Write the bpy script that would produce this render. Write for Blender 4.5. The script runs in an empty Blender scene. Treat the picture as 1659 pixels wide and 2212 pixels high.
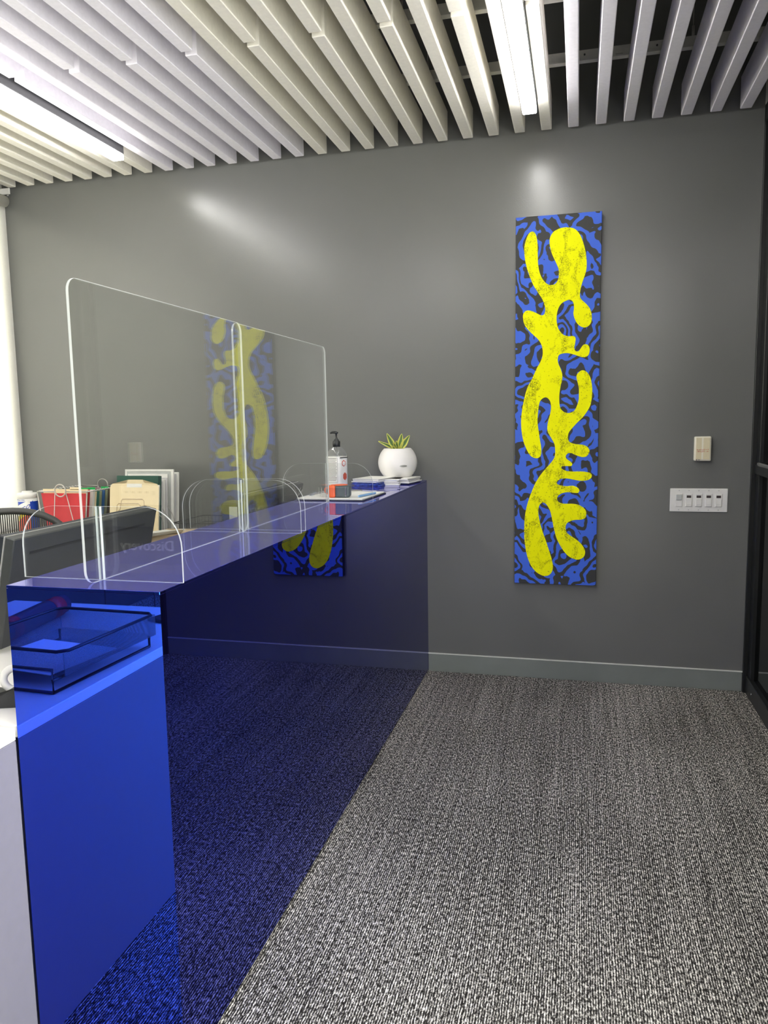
import bpy, bmesh, math, random
from mathutils import Vector, Matrix
from mathutils.geometry import tessellate_polygon
random.seed(7)
SC = bpy.context.scene
COL = SC.collection
PI = math.pi

# ------------------------------------------------------------------ camera, world, exposure
def set_camera():
    cd = bpy.data.cameras.new('camera'); co = bpy.data.objects.new('camera', cd); COL.objects.link(co)
    yaw, pit, rol, f = -0.2509, -0.1206, -0.0169, 1645.8
    fw = Vector((math.sin(yaw)*math.cos(pit), math.cos(yaw)*math.cos(pit), math.sin(pit)))
    r = Vector((math.cos(yaw), -math.sin(yaw), 0)); u = r.cross(fw)
    r2 = r*math.cos(rol) + u*math.sin(rol); u2 = -r*math.sin(rol) + u*math.cos(rol)
    m = Matrix((r2, u2, -fw)).transposed().to_4x4(); m.translation = Vector((0.798, -4.0623, 1.4004))
    co.matrix_world = m
    cd.sensor_fit = 'VERTICAL'; cd.sensor_height = 24.0; cd.lens = f/2212*24.0
    cd.clip_start = .02; cd.clip_end = 60
    SC.camera = co
set_camera()
W = bpy.data.worlds.new('world'); SC.world = W; W.use_nodes = True
W.node_tree.nodes['Background'].inputs[0].default_value = (.8, .85, 1, 1)
W.node_tree.nodes['Background'].inputs[1].default_value = .05
SC.view_settings.view_transform = 'Standard'; SC.view_settings.look = 'None'
SC.view_settings.gamma = 1; SC.view_settings.use_curve_mapping = False
SC.view_settings.exposure = 0.84
SC.cycles.transparent_max_bounces = 32; SC.cycles.max_bounces = 10; SC.cycles.glossy_bounces = 6
LED = 18.0          # emission of the linear ceiling lights

def area(name, loc, rot, sx, sy, power, col):
    l = bpy.data.lights.new(name, 'AREA'); l.shape = 'RECTANGLE'; l.size = sx; l.size_y = sy
    l.energy = power; l.color = col
    o = bpy.data.objects.new(name, l); COL.objects.link(o); o.location = loc; o.rotation_euler = rot
    return o
XR_ = 1.616
# unseen fill light, added behind an invented opening in the right wall
area('side_fill', (XR_+.062, -4.125, 1.40), (0, PI/2, 0), 2.5, 1.62, 125, (1, .97, .93))
# daylight outside the window behind the roller blind on the left wall
area('blind_daylight', (-2.98, -1.32, 1.75), (0, -PI/2, 0), 1.9, 2.5, 125, (1, .97, .91))

# ------------------------------------------------------------------ materials
def srgb(r, g, b):
    f = lambda c: (c/255/12.92) if c/255 <= .04045 else ((c/255+.055)/1.055)**2.4
    return (f(r), f(g), f(b), 1)
class N:
    def __init__(s, name):
        s.m = bpy.data.materials.new(name); s.m.use_nodes = True; s.t = s.m.node_tree
        s.t.nodes.clear(); s.out = s.t.nodes.new('ShaderNodeOutputMaterial')
    def n(s, typ, **kw):
        x = s.t.nodes.new('ShaderNode'+typ)
        for k, v in kw.items():
            if k.startswith('_'): setattr(x, k[1:], v)
        return x
    def l(s, a, b): s.t.links.new(a, b)
    def math(s, op, a, b=None, c=None):
        x = s.n('Math', _operation=op)
        for i, v in enumerate((a, b, c)):
            if v is None: continue
            if hasattr(v, 'is_linked'): s.l(v, x.inputs[i])
            else: x.inputs[i].default_value = v
        return x.outputs[0]
    def coords(s, scale=(1, 1, 1), kind='Object'):
        tc = s.n('TexCoord'); mp = s.n('Mapping'); mp.inputs['Scale'].default_value = scale
        s.l(tc.outputs[kind], mp.inputs['Vector']); return mp.outputs[0]
    def noise(s, vec, scale, detail=2, rough=.5, dist=0):
        x = s.n('TexNoise'); s.l(vec, x.inputs['Vector'])
        x.inputs['Scale'].default_value = scale; x.inputs['Detail'].default_value = detail
        x.inputs['Roughness'].default_value = rough; x.inputs['Distortion'].default_value = dist
        return x.outputs['Fac']
    def ramp(s, fac, stops, interp='LINEAR'):
        x = s.n('ValToRGB'); x.color_ramp.interpolation = interp
        e = x.color_ramp.elements
        while len(e) < len(stops): e.new(.5)
        for i, (p, c) in enumerate(stops): e[i].position = p; e[i].color = c
        s.l(fac, x.inputs[0]); return x.outputs[0]
    def mix(s, fac, a, b):
        x = s.n('Mix', _data_type='RGBA')
        for v, i in ((fac, 0), (a, 6), (b, 7)):
            if hasattr(v, 'is_linked'): s.l(v, x.inputs[i])
            else: x.inputs[i].default_value = v
        return x.outputs[2]
    def bump(s, h, strength=.2, dist=.001):
        x = s.n('Bump'); x.inputs['Strength'].default_value = strength; x.inputs['Distance'].default_value = dist
        s.l(h, x.inputs['Height']); return x.outputs[0]
    def pbr(s, col, rough=.5, metal=0, normal=None, **kw):
        x = s.n('BsdfPrincipled')
        for v, i in ((col, 'Base Color'), (rough, 'Roughness'), (metal, 'Metallic')):
            if hasattr(v, 'is_linked'): s.l(v, x.inputs[i])
            else: x.inputs[i].default_value = v
        if normal: s.l(normal, x.inputs['Normal'])
        for k, v in kw.items(): x.inputs[k.replace('_', ' ')].default_value = v
        s.l(x.outputs[0], s.out.inputs[0]); return x

def plain(name, col, rough=.5, metal=0, var=.06, scale=30, bump=0, **kw):
    """a paint / plastic / paper: the colour with a slight mottling of its own"""
    k = N(name); v = k.coords(); nz = k.noise(v, scale, 3)
    a = tuple(c*(1-var) for c in col[:3])+(1,); b = tuple(min(1, c*(1+var)) for c in col[:3])+(1,)
    c = k.ramp(nz, [(.3, a), (.7, b)])
    nm = k.bump(k.noise(v, scale*12, 2), bump, .0008) if bump else None
    k.pbr(c, rough, metal, nm, **kw); return k.m

def mat_wall():
    k = N('grey_wall_paint'); v = k.coords()
    c = k.ramp(k.noise(v, 1.2, 3), [(.3, (.156, .159, .150, 1)), (.7, (.166, .169, .159, 1))])
    b = k.bump(k.noise(v, 160, 3, .6), .22, .0012)
    k.pbr(c, .24, 0, b, **{'Specular_IOR_Level': .58}); return k.m
def mat_carpet():
    k = N('ribbed_carpet'); v = k.coords()
    sep = k.n('SeparateXYZ'); k.l(v, sep.inputs[0])
    wob = k.noise(k.coords((60, 14, 1)), 1.0, 2)
    x = k.math('ADD', sep.outputs[0], k.math('MULTIPLY', k.math('SUBTRACT', wob, .5), .006))
    rib = k.math('SINE', k.math('MULTIPLY', x, 2*PI/.0064))
    rib = k.math('MULTIPLY_ADD', rib, .5, .5)
    loop = k.noise(k.coords((170, 62, 1)), 1.0, 3, .65)
    fleck = k.noise(k.coords((330, 150, 1)), 1.0, 1, .5)
    streak = k.noise(k.coords((60, 1.3, 1)), 1.0, 3, .6)
    patch = k.noise(k.coords((1.4, 1.0, 1)), 1.0, 2)
    h = k.math('MULTIPLY', rib, k.math('MULTIPLY_ADD', loop, .9, .25))
    t = k.math('ADD', k.math('MULTIPLY', rib, .34), k.math('MULTIPLY', k.math('SUBTRACT', loop, .5), 1.7))
    t = k.math('ADD', t, k.math('MULTIPLY', k.math('SUBTRACT', fleck, .5), .9))
    t = k.math('ADD', t, k.math('MULTIPLY', k.math('SUBTRACT', streak, .5), .34))
    t = k.math('ADD', t, k.math('MULTIPLY', k.math('SUBTRACT', patch, .5), .20))
    c = k.ramp(t, [(.0, (.022, .020, .018, 1)), (.10, (.065, .061, .057, 1)), (.29, (.34, .325, .295, 1)), (.52, (.97, .93, .86, 1))])
    k.pbr(c, .95, 0, k.bump(h, .6, .003), **{'Specular_IOR_Level': .1}); return k.m
def mat_blue_mirror():
    k = N('blue_mirror_acrylic')
    lw = k.n('Fresnel'); lw.inputs['IOR'].default_value = 1.38
    v = k.coords(); b = k.bump(k.noise(v, 2.2, 1), .05, .004)
    g1 = k.n('BsdfAnisotropic'); g1.inputs['Color'].default_value = (.012, .115, .90, 1); g1.inputs['Roughness'].default_value = .0
    g2 = k.n('BsdfAnisotropic'); g2.inputs['Color'].default_value = (1, 1, 1, 1); g2.inputs['Roughness'].default_value = .0
    # light crossing the tinted sheet obliquely has a longer way through the dye
    geo = k.n('NewGeometry'); dot = k.n('VectorMath', _operation='DOT_PRODUCT')
    k.l(geo.outputs['Normal'], dot.inputs[0]); k.l(geo.outputs['Incoming'], dot.inputs[1])
    c2 = k.math('ABSOLUTE', dot.outputs['Value'])
    path = k.math('MULTIPLY_ADD', k.math('SUBTRACT', 1.0, c2), 1.1, 1.0)
    rgb = k.n('CombineColor')
    for i, t in enumerate((.004, .095, .84)):
        p = k.math('POWER', t, path)
        if i == 2: p = k.math('MULTIPLY', p, k.math('MULTIPLY_ADD', c2, .60, .36))
        k.l(p, rgb.inputs[i])
    k.l(rgb.outputs[0], g1.inputs['Color']); k.l(b, g1.inputs['Normal']); k.l(b, g2.inputs['Normal'])
    mx = k.n('MixShader'); k.l(lw.outputs[0], mx.inputs[0]); k.l(g1.outputs[0], mx.inputs[1]); k.l(g2.outputs[0], mx.inputs[2])
    d = k.n('BsdfDiffuse'); d.inputs[0].default_value = (.16, .15, .95, 1)
    up = k.n('SeparateXYZ'); k.l(geo.outputs['Normal'], up.inputs[0])      # dust lies on the upward face
    m2 = k.n('MixShader'); k.l(k.math('MULTIPLY_ADD', k.math('MAXIMUM', up.outputs[2], 0), .115, .006), m2.inputs[0]); k.l(mx.outputs[0], m2.inputs[1]); k.l(d.outputs[0], m2.inputs[2])
    k.l(m2.outputs[0], k.out.inputs[0]); return k.m
def mat_clear(name, tint=(.985, .99, .985, 1), ior=1.49, haze=0.0):
    """thin clear sheet: transparent plus Fresnel reflection, the same at both faces"""
    k = N(name)
    geo = k.n('NewGeometry'); fr = k.n('Fresnel')
    k.l(k.math('MULTIPLY_ADD', geo.outputs['Backfacing'], 1/ior-ior, ior), fr.inputs['IOR'])
    t = k.n('BsdfTransparent'); t.inputs[0].default_value = tint
    g = k.n('BsdfAnisotropic'); g.inputs['Roughness'].default_value = 0
    mx = k.n('MixShader'); k.l(fr.outputs[0], mx.inputs[0]); k.l(t.outputs[0], mx.inputs[1]); k.l(g.outputs[0], mx.inputs[2])
    if haze:
        d = k.n('BsdfDiffuse'); d.inputs[0].default_value = (.8, .8, .8, 1)
        m2 = k.n('MixShader'); m2.inputs[0].default_value = haze
        k.l(mx.outputs[0], m2.inputs[1]); k.l(d.outputs[0], m2.inputs[2]); mx = m2
    k.l(mx.outputs[0], k.out.inputs[0]); return k.m
def mat_edge():
    """polished cut edge of the acrylic: its gathered glow is painted as whitish translucent colour"""
    k = N('acrylic_edge')
    t = k.n('BsdfTransparent'); t.inputs[0].default_value = (.9, .95, .93, 1)
    d = k.n('BsdfTranslucent'); d.inputs[0].default_value = (.93, .97, .95, 1)
    e = k.n('BsdfDiffuse'); e.inputs[0].default_value = (.93, .97, .95, 1)
    a = k.n('MixShader'); a.inputs[0].default_value = .6; k.l(d.outputs[0], a.inputs[1]); k.l(e.outputs[0], a.inputs[2])
    g = k.n('BsdfAnisotropic'); g.inputs['Roughness'].default_value = .15
    b = k.n('MixShader'); b.inputs[0].default_value = .15; k.l(a.outputs[0], b.inputs[1]); k.l(g.outputs[0], b.inputs[2])
    m = k.n('MixShader'); m.inputs[0].default_value = .62; k.l(t.outputs[0], m.inputs[1]); k.l(b.outputs[0], m.inputs[2])
    k.l(m.outputs[0], k.out.inputs[0]); return k.m
def mat_emit(name, col, s):
    k = N(name); e = k.n('Emission'); e.inputs[0].default_value = col; e.inputs[1].default_value = s
    k.l(e.outputs[0], k.out.inputs[0]); return k.m
def mat_blind():
    k = N('blind_fabric'); v = k.coords()
    c = k.ramp(k.noise(v, 200, 2), [(.3, (.82, .81, .77, 1)), (.7, (.86, .85, .81, 1))])
    d = k.n('BsdfDiffuse'); t = k.n('BsdfTranslucent'); k.l(c, d.inputs[0]); k.l(c, t.inputs[0])
    m = k.n('MixShader'); m.inputs[0].default_value = .4; k.l(d.outputs[0], m.inputs[1]); k.l(t.outputs[0], m.inputs[2])
    k.l(m.outputs[0], k.out.inputs[0]); return k.m
def mat_canvas():
    """black and blue labyrinth pattern: angular nested bands"""
    k = N('blue_black_canvas')
    v0 = k.coords((1, 1, .92))
    n1 = k.n('TexNoise'); k.l(v0, n1.inputs['Vector']); n1.inputs['Scale'].default_value = 13; n1.inputs['Detail'].default_value = 1.2
    off = k.n('VectorMath', _operation='MULTIPLY_ADD'); k.l(n1.outputs['Color'], off.inputs[0])
    off.inputs[1].default_value = (.10, .0, .10); k.l(v0, off.inputs[2])
    vo = k.n('TexVoronoi', _feature='F1', _distance='MINKOWSKI'); vo.inputs['Scale'].default_value = 7; vo.inputs['Exponent'].default_value = 1.4
    k.l(off.outputs[0], vo.inputs['Vector'])
    low = k.noise(v0, 9, 1.5)
    s = k.math('ADD', k.math('MULTIPLY', vo.outputs['Distance'], 17.0), k.math('MULTIPLY', low, 24.0))
    b = k.math('ADD', k.math('SINE', s), k.math('MULTIPLY', k.math('SUBTRACT', k.noise(v0, 34, 1), .5), 1.6))
    b = k.math('MULTIPLY_ADD', b, .25, .5)
    c = k.ramp(b, [(.0, (.030, .031, .030, 1)), (.475, (.030, .031, .030, 1)), (.495, (.040, .135, .72, 1))])
    k.pbr(c, .6, 0, k.bump(k.noise(v0, 600, 1), .15, .0005)); return k.m
def mat_yellow():
    k = N('yellow_brushed_paint'); v = k.coords()
    sm = k.noise(k.coords((1, 1, .7)), 16, 3, .6, .8)
    sp = k.noise(v, 190, 2, .6); ln = k.noise(k.coords((2.2, 1, .8)), 60, 4, .7, 1.4)
    m = k.ramp(sm, [(.50, (0, 0, 0, 1)), (.64, (1, 1, 1, 1))])
    s2 = k.ramp(sp, [(.50, (0, 0, 0, 1)), (.64, (1, 1, 1, 1))])
    l2 = k.ramp(ln, [(.45, (0, 0, 0, 1)), (.7, (1, 1, 1, 1))])
    a = k.math('MULTIPLY', m, k.math('MAXIMUM', s2, k.math('MULTIPLY', l2, .75)))
    d = k.math('MULTIPLY', k.ramp(k.noise(v, 120, 1), [(.68, (0, 0, 0, 1)), (.74, (1, 1, 1, 1))]), .6)
    a = k.math('MAXIMUM', a, d)
    k.pbr(k.mix(a, (.98, .98, .0, 1), (.06, .06, .008, 1)), .6, **{'Specular_IOR_Level': .12}); return k.m
def mat_mesh(name, col, period, thr, stripes=False):
    """woven mesh with real holes (transparent between the threads)"""
    k = N(name); v = k.coords(); sep = k.n('SeparateXYZ'); k.l(v, sep.inputs[0]); x, y, z = sep.outputs[:3]
    if stripes: a = k.math('MULTIPLY_ADD', k.math('SINE', k.math('MULTIPLY', y, 2*PI/period)), .5, .5)
    else:
        w = PI/period*1.4; sn = lambda q: k.math('ABSOLUTE', k.math('SINE', k.math('MULTIPLY', q, w)))
        q1 = sn(k.math('ADD', k.math('ADD', x, y), z)); q2 = sn(k.math('ADD', k.math('SUBTRACT', x, y), z)); q3 = sn(k.math('SUBTRACT', k.math('ADD', x, y), z))
        a = k.math('MINIMUM', k.math('MINIMUM', q1, q2), q3)
    h = k.math('LESS_THAN', a, thr)
    t = k.n('BsdfTransparent'); p = k.n('BsdfPrincipled'); p.inputs['Base Color'].default_value = col; p.inputs['Roughness'].default_value = .6
    m = k.n('MixShader'); k.l(h, m.inputs[0]); k.l(t.outputs[0], m.inputs[1]); k.l(p.outputs[0], m.inputs[2])
    k.l(m.outputs[0], k.out.inputs[0]); return k.m
def mat_leaf():
    k = N('variegated_leaf'); tc = k.n('TexCoord'); sep = k.n('SeparateXYZ'); k.l(tc.outputs['UV'], sep.inputs[0])
    d = k.math('ABSOLUTE', k.math('SUBTRACT', sep.outputs[0], .5))
    st = k.math('ADD', d, k.math('MULTIPLY', k.math('SUBTRACT', k.noise(k.coords((90, 90, 10)), 1, 2), .5), .16))
    c = k.ramp(st, [(.0, (.10, .19, .07, 1)), (.24, (.17, .28, .09, 1)), (.30, (.72, .72, .16, 1))])
    k.pbr(c, .4); return k.m

M = dict(
    wall=mat_wall(), carpet=mat_carpet(), mirror=mat_blue_mirror(), clear=mat_clear('clear_acrylic', ior=1.70), edge=mat_edge(),
    bottle=mat_clear('clear_plastic', (.90, .91, .91, 1), 1.5, .07), pane=mat_clear('window_glass', (.95, .97, .96, 1), 1.5), glass=mat_clear('dark_door_glass', (.03, .035, .035, 1), 1.5),
    white_wall=plain('white_wall_paint', (.80, .77, .71, 1), .55, var=.015, scale=3, bump=.1),
    blind=mat_blind(),
    base=plain('grey_vinyl_base', (.22, .24, .22, 1), .38, var=.05, scale=6),
    base_line=plain('base_bead', (.75, .76, .70, 1), .3),
    plenum=plain('dark_plenum', (.08, .085, .085, 1), .8, var=.1, scale=3),
    warm=plain('felt_warm_white', (.92, .885, .79, 1), .75, var=.03, scale=60, bump=.35),
    cool=plain('felt_cool_white', (.92, .89, .95, 1), .75, var=.03, scale=60, bump=.35),
    plenum_fill=mat_emit('plenum_fill_strip', (1, .985, .955, 1), LED*.14),  # added glow for the space above the slats
    rail=plain('rail_white', (.62, .62, .58, 1), .4, 0),
    housing=plain('light_housing', (.06, .06, .065, 1), .5),
    led=mat_emit('led_diffuser', (1, .985, .955, 1), LED),
    black=plain('black_metal', (.012, .013, .013, 1), .35, bump=.05),
    blackp=plain('black_plastic', (.022, .024, .025, 1), .45, bump=.1),
    monitor=plain('monitor_shell', (.042, .046, .046, 1), .42, bump=.15),
    monitor_side=plain('monitor_side', (.018, .022, .028, 1), .5),
    silver=plain('silver_trim', (.55, .55, .52, 1), .3, .6),
    chrome=plain('chrome', (.75, .75, .72, 1), .18, 1),
    wire=plain('grey_wire', (.50, .48, .45, 1), .35, .7),
    dwire=plain('dark_wire', (.03, .03, .03, 1), .4, .3),
    canvas=mat_canvas(), yellow=mat_yellow(),
    canvas_side=plain('canvas_side', (.012, .014, .03, 1), .6),
    white=plain('white_plastic', (.82, .81, .77, 1), .35, var=.01),
    grey_lens=plain('grey_sensor_lens', (.50, .52, .50, 1), .3),
    lcd=plain('dark_lcd', (.07, .055, .055, 1), .2),
    beige=plain('beige_plastic', (.74, .66, .44, 1), .45, var=.03),
    beige_edge=plain('cream_plastic', (.84, .80, .66, 1), .4, var=.01),
    red_ink=plain('red_ink', (.65, .10, .06, 1), .6),
    grey_ink=plain('grey_ink', (.28, .27, .26, 1), .7),
    dark_ink=plain('dark_ink', (.05, .05, .05, 1), .7),
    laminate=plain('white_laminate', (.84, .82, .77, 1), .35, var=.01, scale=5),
    laminate_side=plain('shaded_laminate_side', (.195, .187, .203, 1), .5, var=.02, scale=40, bump=.1),  # desk-side white darkened in colour as shade, offsetting the added side light
    paper=plain('white_paper', (.86, .85, .80, 1), .8, var=.02),
    paper2=plain('grey_paper', (.62, .61, .62, 1), .8, var=.04),
    kraft=plain('kraft_paper', (.58, .44, .27, 1), .8, var=.05),
    manila=plain('manila_card', (.86, .72, .45, 1), .75, var=.02),
    red=plain('red_card', (.60, .035, .045, 1), .65, var=.06),
    green=plain('green_card', (.012, .085, .055, 1), .6),
    tab=plain('green_tab', (.02, .50, .12, 1), .4),
    fblue=plain('blue_card', (.04, .13, .34, 1), .6), fbrown=plain('brown_card', (.12, .08, .05, 1), .6),
    folive=plain('olive_card', (.30, .33, .20, 1), .6), fmaroon=plain('maroon_card', (.18, .02, .05, 1), .6),
    fteal=plain('teal_card', (.03, .16, .13, 1), .6),
    orange=plain('orange_plastic', (.88, .14, .03, 1), .4), slate=plain('slate_rubber', (.075, .10, .105, 1), .55),
    pot=plain('white_planter', (.84, .82, .80, 1), .4, var=.01), soil=plain('dark_soil', (.05, .04, .035, 1), .95, var=.4, scale=200),
    leaf=mat_leaf(), pen=plain('grey_pen', (.30, .29, .28, 1), .3), bluepen=plain('light_blue_pen', (.22, .42, .72, 1), .35),
    cover=plain('blue_cover_print', (.05, .09, .42, 1), .3, var=.7, scale=60),
    navy=plain('dark_cover_print', (.015, .02, .06, 1), .3, var=.5, scale=60),
    lblue=plain('canister_blue', (.01, .055, .42, 1), .35, var=.01), lyel=plain('canister_yellow', (.92, .72, .03, 1), .4),
    chair_mesh=mat_mesh('chair_mesh', (.030, .028, .024, 1), .0078, .70, True),
    tray_mesh=mat_mesh('tray_mesh', (.10, .10, .10, 1), .004, .26),
    frame=plain('chair_frame', (.045, .045, .042, 1), .45, bump=.1),
    sign=plain('dark_sign_panel', (.012, .012, .014, 1), .6), letters=plain('pale_letters', (.85, .85, .85, 1), .5),
    tube=plain('dark_rolled_tube', (.05, .03, .05, 1), .5), redband=plain('red_band', (.5, .02, .03, 1), .5),
    roomwall=plain('rear_wall_paint', (.15, .155, .15, 1), .6),
)

# ------------------------------------------------------------------ mesh helpers
class B:
    """collects shapes of one mesh"""
    def __init__(s): s.bm = bmesh.new(); s.mi = 0
    def _new(s, vs, bevel=0, seg=1):
        es = set(); fs = set()
        for v in vs: es.update(v.link_edges); fs.update(v.link_faces)
        for f in fs: f.material_index = s.mi
        if bevel:
            r = bmesh.ops.bevel(s.bm, geom=list(es), offset=bevel, segments=seg, affect='EDGES', profile=.5)
            for f in r['faces']: f.material_index = s.mi
    def box(s, x0, x1, y0, y1, z0, z1, bevel=0, seg=1, rot=None):
        r = bmesh.ops.create_cube(s.bm, size=1); vs = r['verts']
        c = Vector(((x0+x1)/2, (y0+y1)/2, (z0+z1)/2))
        for v in vs:
            p = Vector((v.co.x*(x1-x0), v.co.y*(y1-y0), v.co.z*(z1-z0)))
            if rot is not None: p = rot @ p
            v.co = p + c
        s._new(vs, bevel, seg); return s
    def tube(s, pts, r, n=8, closed=False):
        pts = [Vector(p) for p in pts]; rings = []; N_ = len(pts)
        up = Vector((0, 0, 1)); prev = None
        for i, p in enumerate(pts):
            if closed: t = pts[(i+1) % N_] - pts[i-1]
            else: t = pts[min(i+1, N_-1)] - pts[max(i-1, 0)]
            t.normalize()
            if prev is None:
                a = up if abs(t.z) < .9 else Vector((1, 0, 0)); a = a - t*a.dot(t)
            else: a = prev - t*prev.dot(t)
            if a.length < 1e-6: a = Vector((1, 0, 0)) - t*t.x
            a.normalize(); prev = a; b = t.cross(a)
            rr = r[i] if isinstance(r, (list, tuple)) else r
            rings.append([s.bm.verts.new(p + (a*math.cos(2*PI*k/n) + b*math.sin(2*PI*k/n))*rr) for k in range(n)])
        for i in range(N_ if closed else N_-1):
            A, C = rings[i], rings[(i+1) % N_]
            for k in range(n):
                f = s.bm.faces.new((A[k], A[(k+1) % n], C[(k+1) % n], C[k])); f.material_index = s.mi; f.smooth = True
        if not closed:
            for q in (rings[0][::-1], rings[-1]):
                f = s.bm.faces.new(q); f.material_index = s.mi
        return s
    def cyl(s, p0, p1, r, n=16): return s.tube([p0, p1], r, n)
    def lathe(s, prof, c=(0, 0), n=32, sx=1, sy=1, rot=0, square=0, capb=True, capt=True):
        """profile [(r,z)]; square > 0 squares the section"""
        rings = []
        for r, z in prof:
            ring = []
            for k in range(n):
                a = 2*PI*k/n; ca, sa = math.cos(a), math.sin(a)
                q = 1.0
                if square: q = (abs(ca)**square + abs(sa)**square)**(-1/square)
                x, y = r*q*ca*sx, r*q*sa*sy
                ring.append(s.bm.verts.new((c[0]+x*math.cos(rot)-y*math.sin(rot), c[1]+x*math.sin(rot)+y*math.cos(rot), z)))
            rings.append(ring)
        for A, C in zip(rings, rings[1:]):
            for k in range(n):
                f = s.bm.faces.new((A[k], A[(k+1) % n], C[(k+1) % n], C[k])); f.material_index = s.mi; f.smooth = True
        if capb: s.bm.faces.new(rings[0][::-1]).material_index = s.mi
        if capt: s.bm.faces.new(rings[-1]).material_index = s.mi
        return s
    def prism(s, poly, fn, d, side=None):
        """poly of 2D points; fn(u,v,w) -> point; extruded over w = 0..d; side = material index of the rim"""
        a = [s.bm.verts.new(fn(u, v, 0)) for u, v in poly]; b = [s.bm.verts.new(fn(u, v, d)) for u, v in poly]
        n = len(a)
        if n > 40:
            fs = []
            for q in tessellate_polygon([[Vector((u, v, 0)) for u, v in poly]]):
                s.bm.faces.new([a[i] for i in q]).material_index = s.mi
                s.bm.faces.new([b[i] for i in q][::-1]).material_index = s.mi
        else:
            fs = [s.bm.faces.new(a), s.bm.faces.new(b[::-1])]
            for f in fs: f.material_index = s.mi
        for i in range(n):
            f = s.bm.faces.new((a[i], b[i], b[(i+1) % n], a[(i+1) % n])); f.material_index = s.mi if side is None else side
        bmesh.ops.triangulate(s.bm, faces=[f for f in fs if len(f.verts) > 4])
        return s
    def build(s, name, mats, parent=None, smooth=False):
        bmesh.ops.recalc_face_normals(s.bm, faces=s.bm.faces)
        me = bpy.data.meshes.new(name); s.bm.to_mesh(me); s.bm.free()
        for m in (mats if isinstance(mats, (list, tuple)) else [mats]): me.materials.append(m)
        if smooth:
            for p in me.polygons: p.use_smooth = True
        o = bpy.data.objects.new(name, me); COL.objects.link(o)
        if parent is not None: o.parent = parent
        return o

def tag(o, label, cat, group=None):
    o['label'] = label; o['category'] = cat
    if group: o['group'] = group
    return o
def thing(name, label, cat, loc=(0, 0, 0), rz=0, group=None):
    o = bpy.data.objects.new(name, None); COL.objects.link(o); o.location = loc; o.rotation_euler = (0, 0, rz)
    o.empty_display_size = .05
    return tag(o, label, cat, group)
def struct(o):
    o['kind'] = 'structure'; return o
def text_mesh(body, size, depth=0.0, align='CENTER', shear=0):
    c = bpy.data.curves.new('t', 'FONT'); c.body = body; c.size = size; c.extrude = depth; c.align_x = align; c.align_y = 'CENTER'
    c.shear = shear; c.resolution_u = 3
    o = bpy.data.objects.new('t', c); COL.objects.link(o)
    dg = bpy.context.evaluated_depsgraph_get(); me = bpy.data.meshes.new_from_object(o.evaluated_get(dg))
    bpy.data.objects.remove(o); return me
def text(name, body, size, parent, mat, mtx, depth=.0003, bend=None, shear=0, sx=1):
    me = text_mesh(body, size, depth, shear=shear)
    for v in me.vertices:
        p = v.co.copy(); p.x *= sx
        if bend:                       # wrap on a vertical cylinder of radius bend
            a = p.x/bend; p = Vector(((bend+p.z)*math.sin(a), p.y, (bend+p.z)*math.cos(a)-bend))
        v.co = mtx @ p
    me.materials.clear(); me.materials.append(mat)
    o = bpy.data.objects.new(name, me); COL.objects.link(o); o.parent = parent; return o

# ------------------------------------------------------------------ the room
XL, XR, YB, ZT = -2.5755, 1.616, -7.5, 3.7
struct(B().box(XL-.1, XR+1.5, YB, .1, -.1, 0).build('floor', M['carpet']))
struct(B().box(XL-.1, XR+1.5, 0, .12, -.1, ZT).build('wall_back', M['wall']))
struct(B().box(XL-.12, XL, -3.0, -2.62, 0, ZT).box(XL-.12, XL, -2.62, 0, 0, .80).box(XL-.12, XL, -2.62, 0, 2.68, ZT).box(XL-.12, XL, -.05, 0, .80, 2.68).build('wall_left', M['white_wall']))
struct(B().box(XL-.12, XL, YB, -3.0, 0, ZT).build('wall_left', M['plenum']))
wn = struct(B().box(XL-.08, XL-.03, -2.62, -2.57, .80, 2.68).box(XL-.08, XL-.03, -.09, -.05, .80, 2.68).box(XL-.08, XL-.03, -2.57, -.09, .80, .84).box(XL-.08, XL-.03, -2.57, -.09, 2.64, 2.68).build('window_1', M['white']))
B().box(XL-.06, XL-.054, -2.57, -.09, .84, 2.64).build('pane', M['pane'], wn)
struct(B().box(XL-.1, XR+1.5, YB-.1, YB, 0, ZT).build('wall_front', M['roomwall']))
wr = struct(B().box(XR, XR+.12, YB, 0, 2.82, ZT).box(XR, XR+.12, YB, -4.95, 0, 2.82).box(XR, XR+.12, -3.30, -3.2, 0, 2.82).box(XR, XR+.12, -4.95, -3.30, 0, .14).box(XR, XR+.12, -4.95, -3.30, 2.66, 2.82).build('wall_right', M['white_wall']))
w2 = struct(B().box(XR+.01, XR+.06, -4.95, -4.91, .14, 2.66).box(XR+.01, XR+.06, -3.34, -3.30, .14, 2.66).box(XR+.01, XR+.06, -4.91, -3.34, .14, .18).box(XR+.01, XR+.06, -4.91, -3.34, 2.62, 2.66).build('fill_window', M['black']))  # unseen frame, added around the opening for the side fill light
B().box(XR+.03, XR+.036, -4.91, -3.34, .18, 2.62).build('pane', M['pane'], w2)
ceil = struct(B().box(XL-.1, XR+1.5, YB, .1, ZT, ZT+.1).build('ceiling', M['plenum']))

# baseboard: vinyl base with a light bead along its top
bb = struct(B().box(0.0, XR, -.006, 0, 0, .101, .002).build('baseboard_back', M['base']))
B().box(0.0, XR, -.008, 0, .101, .106).build('top_bead', M['base_line'], bb)

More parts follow.
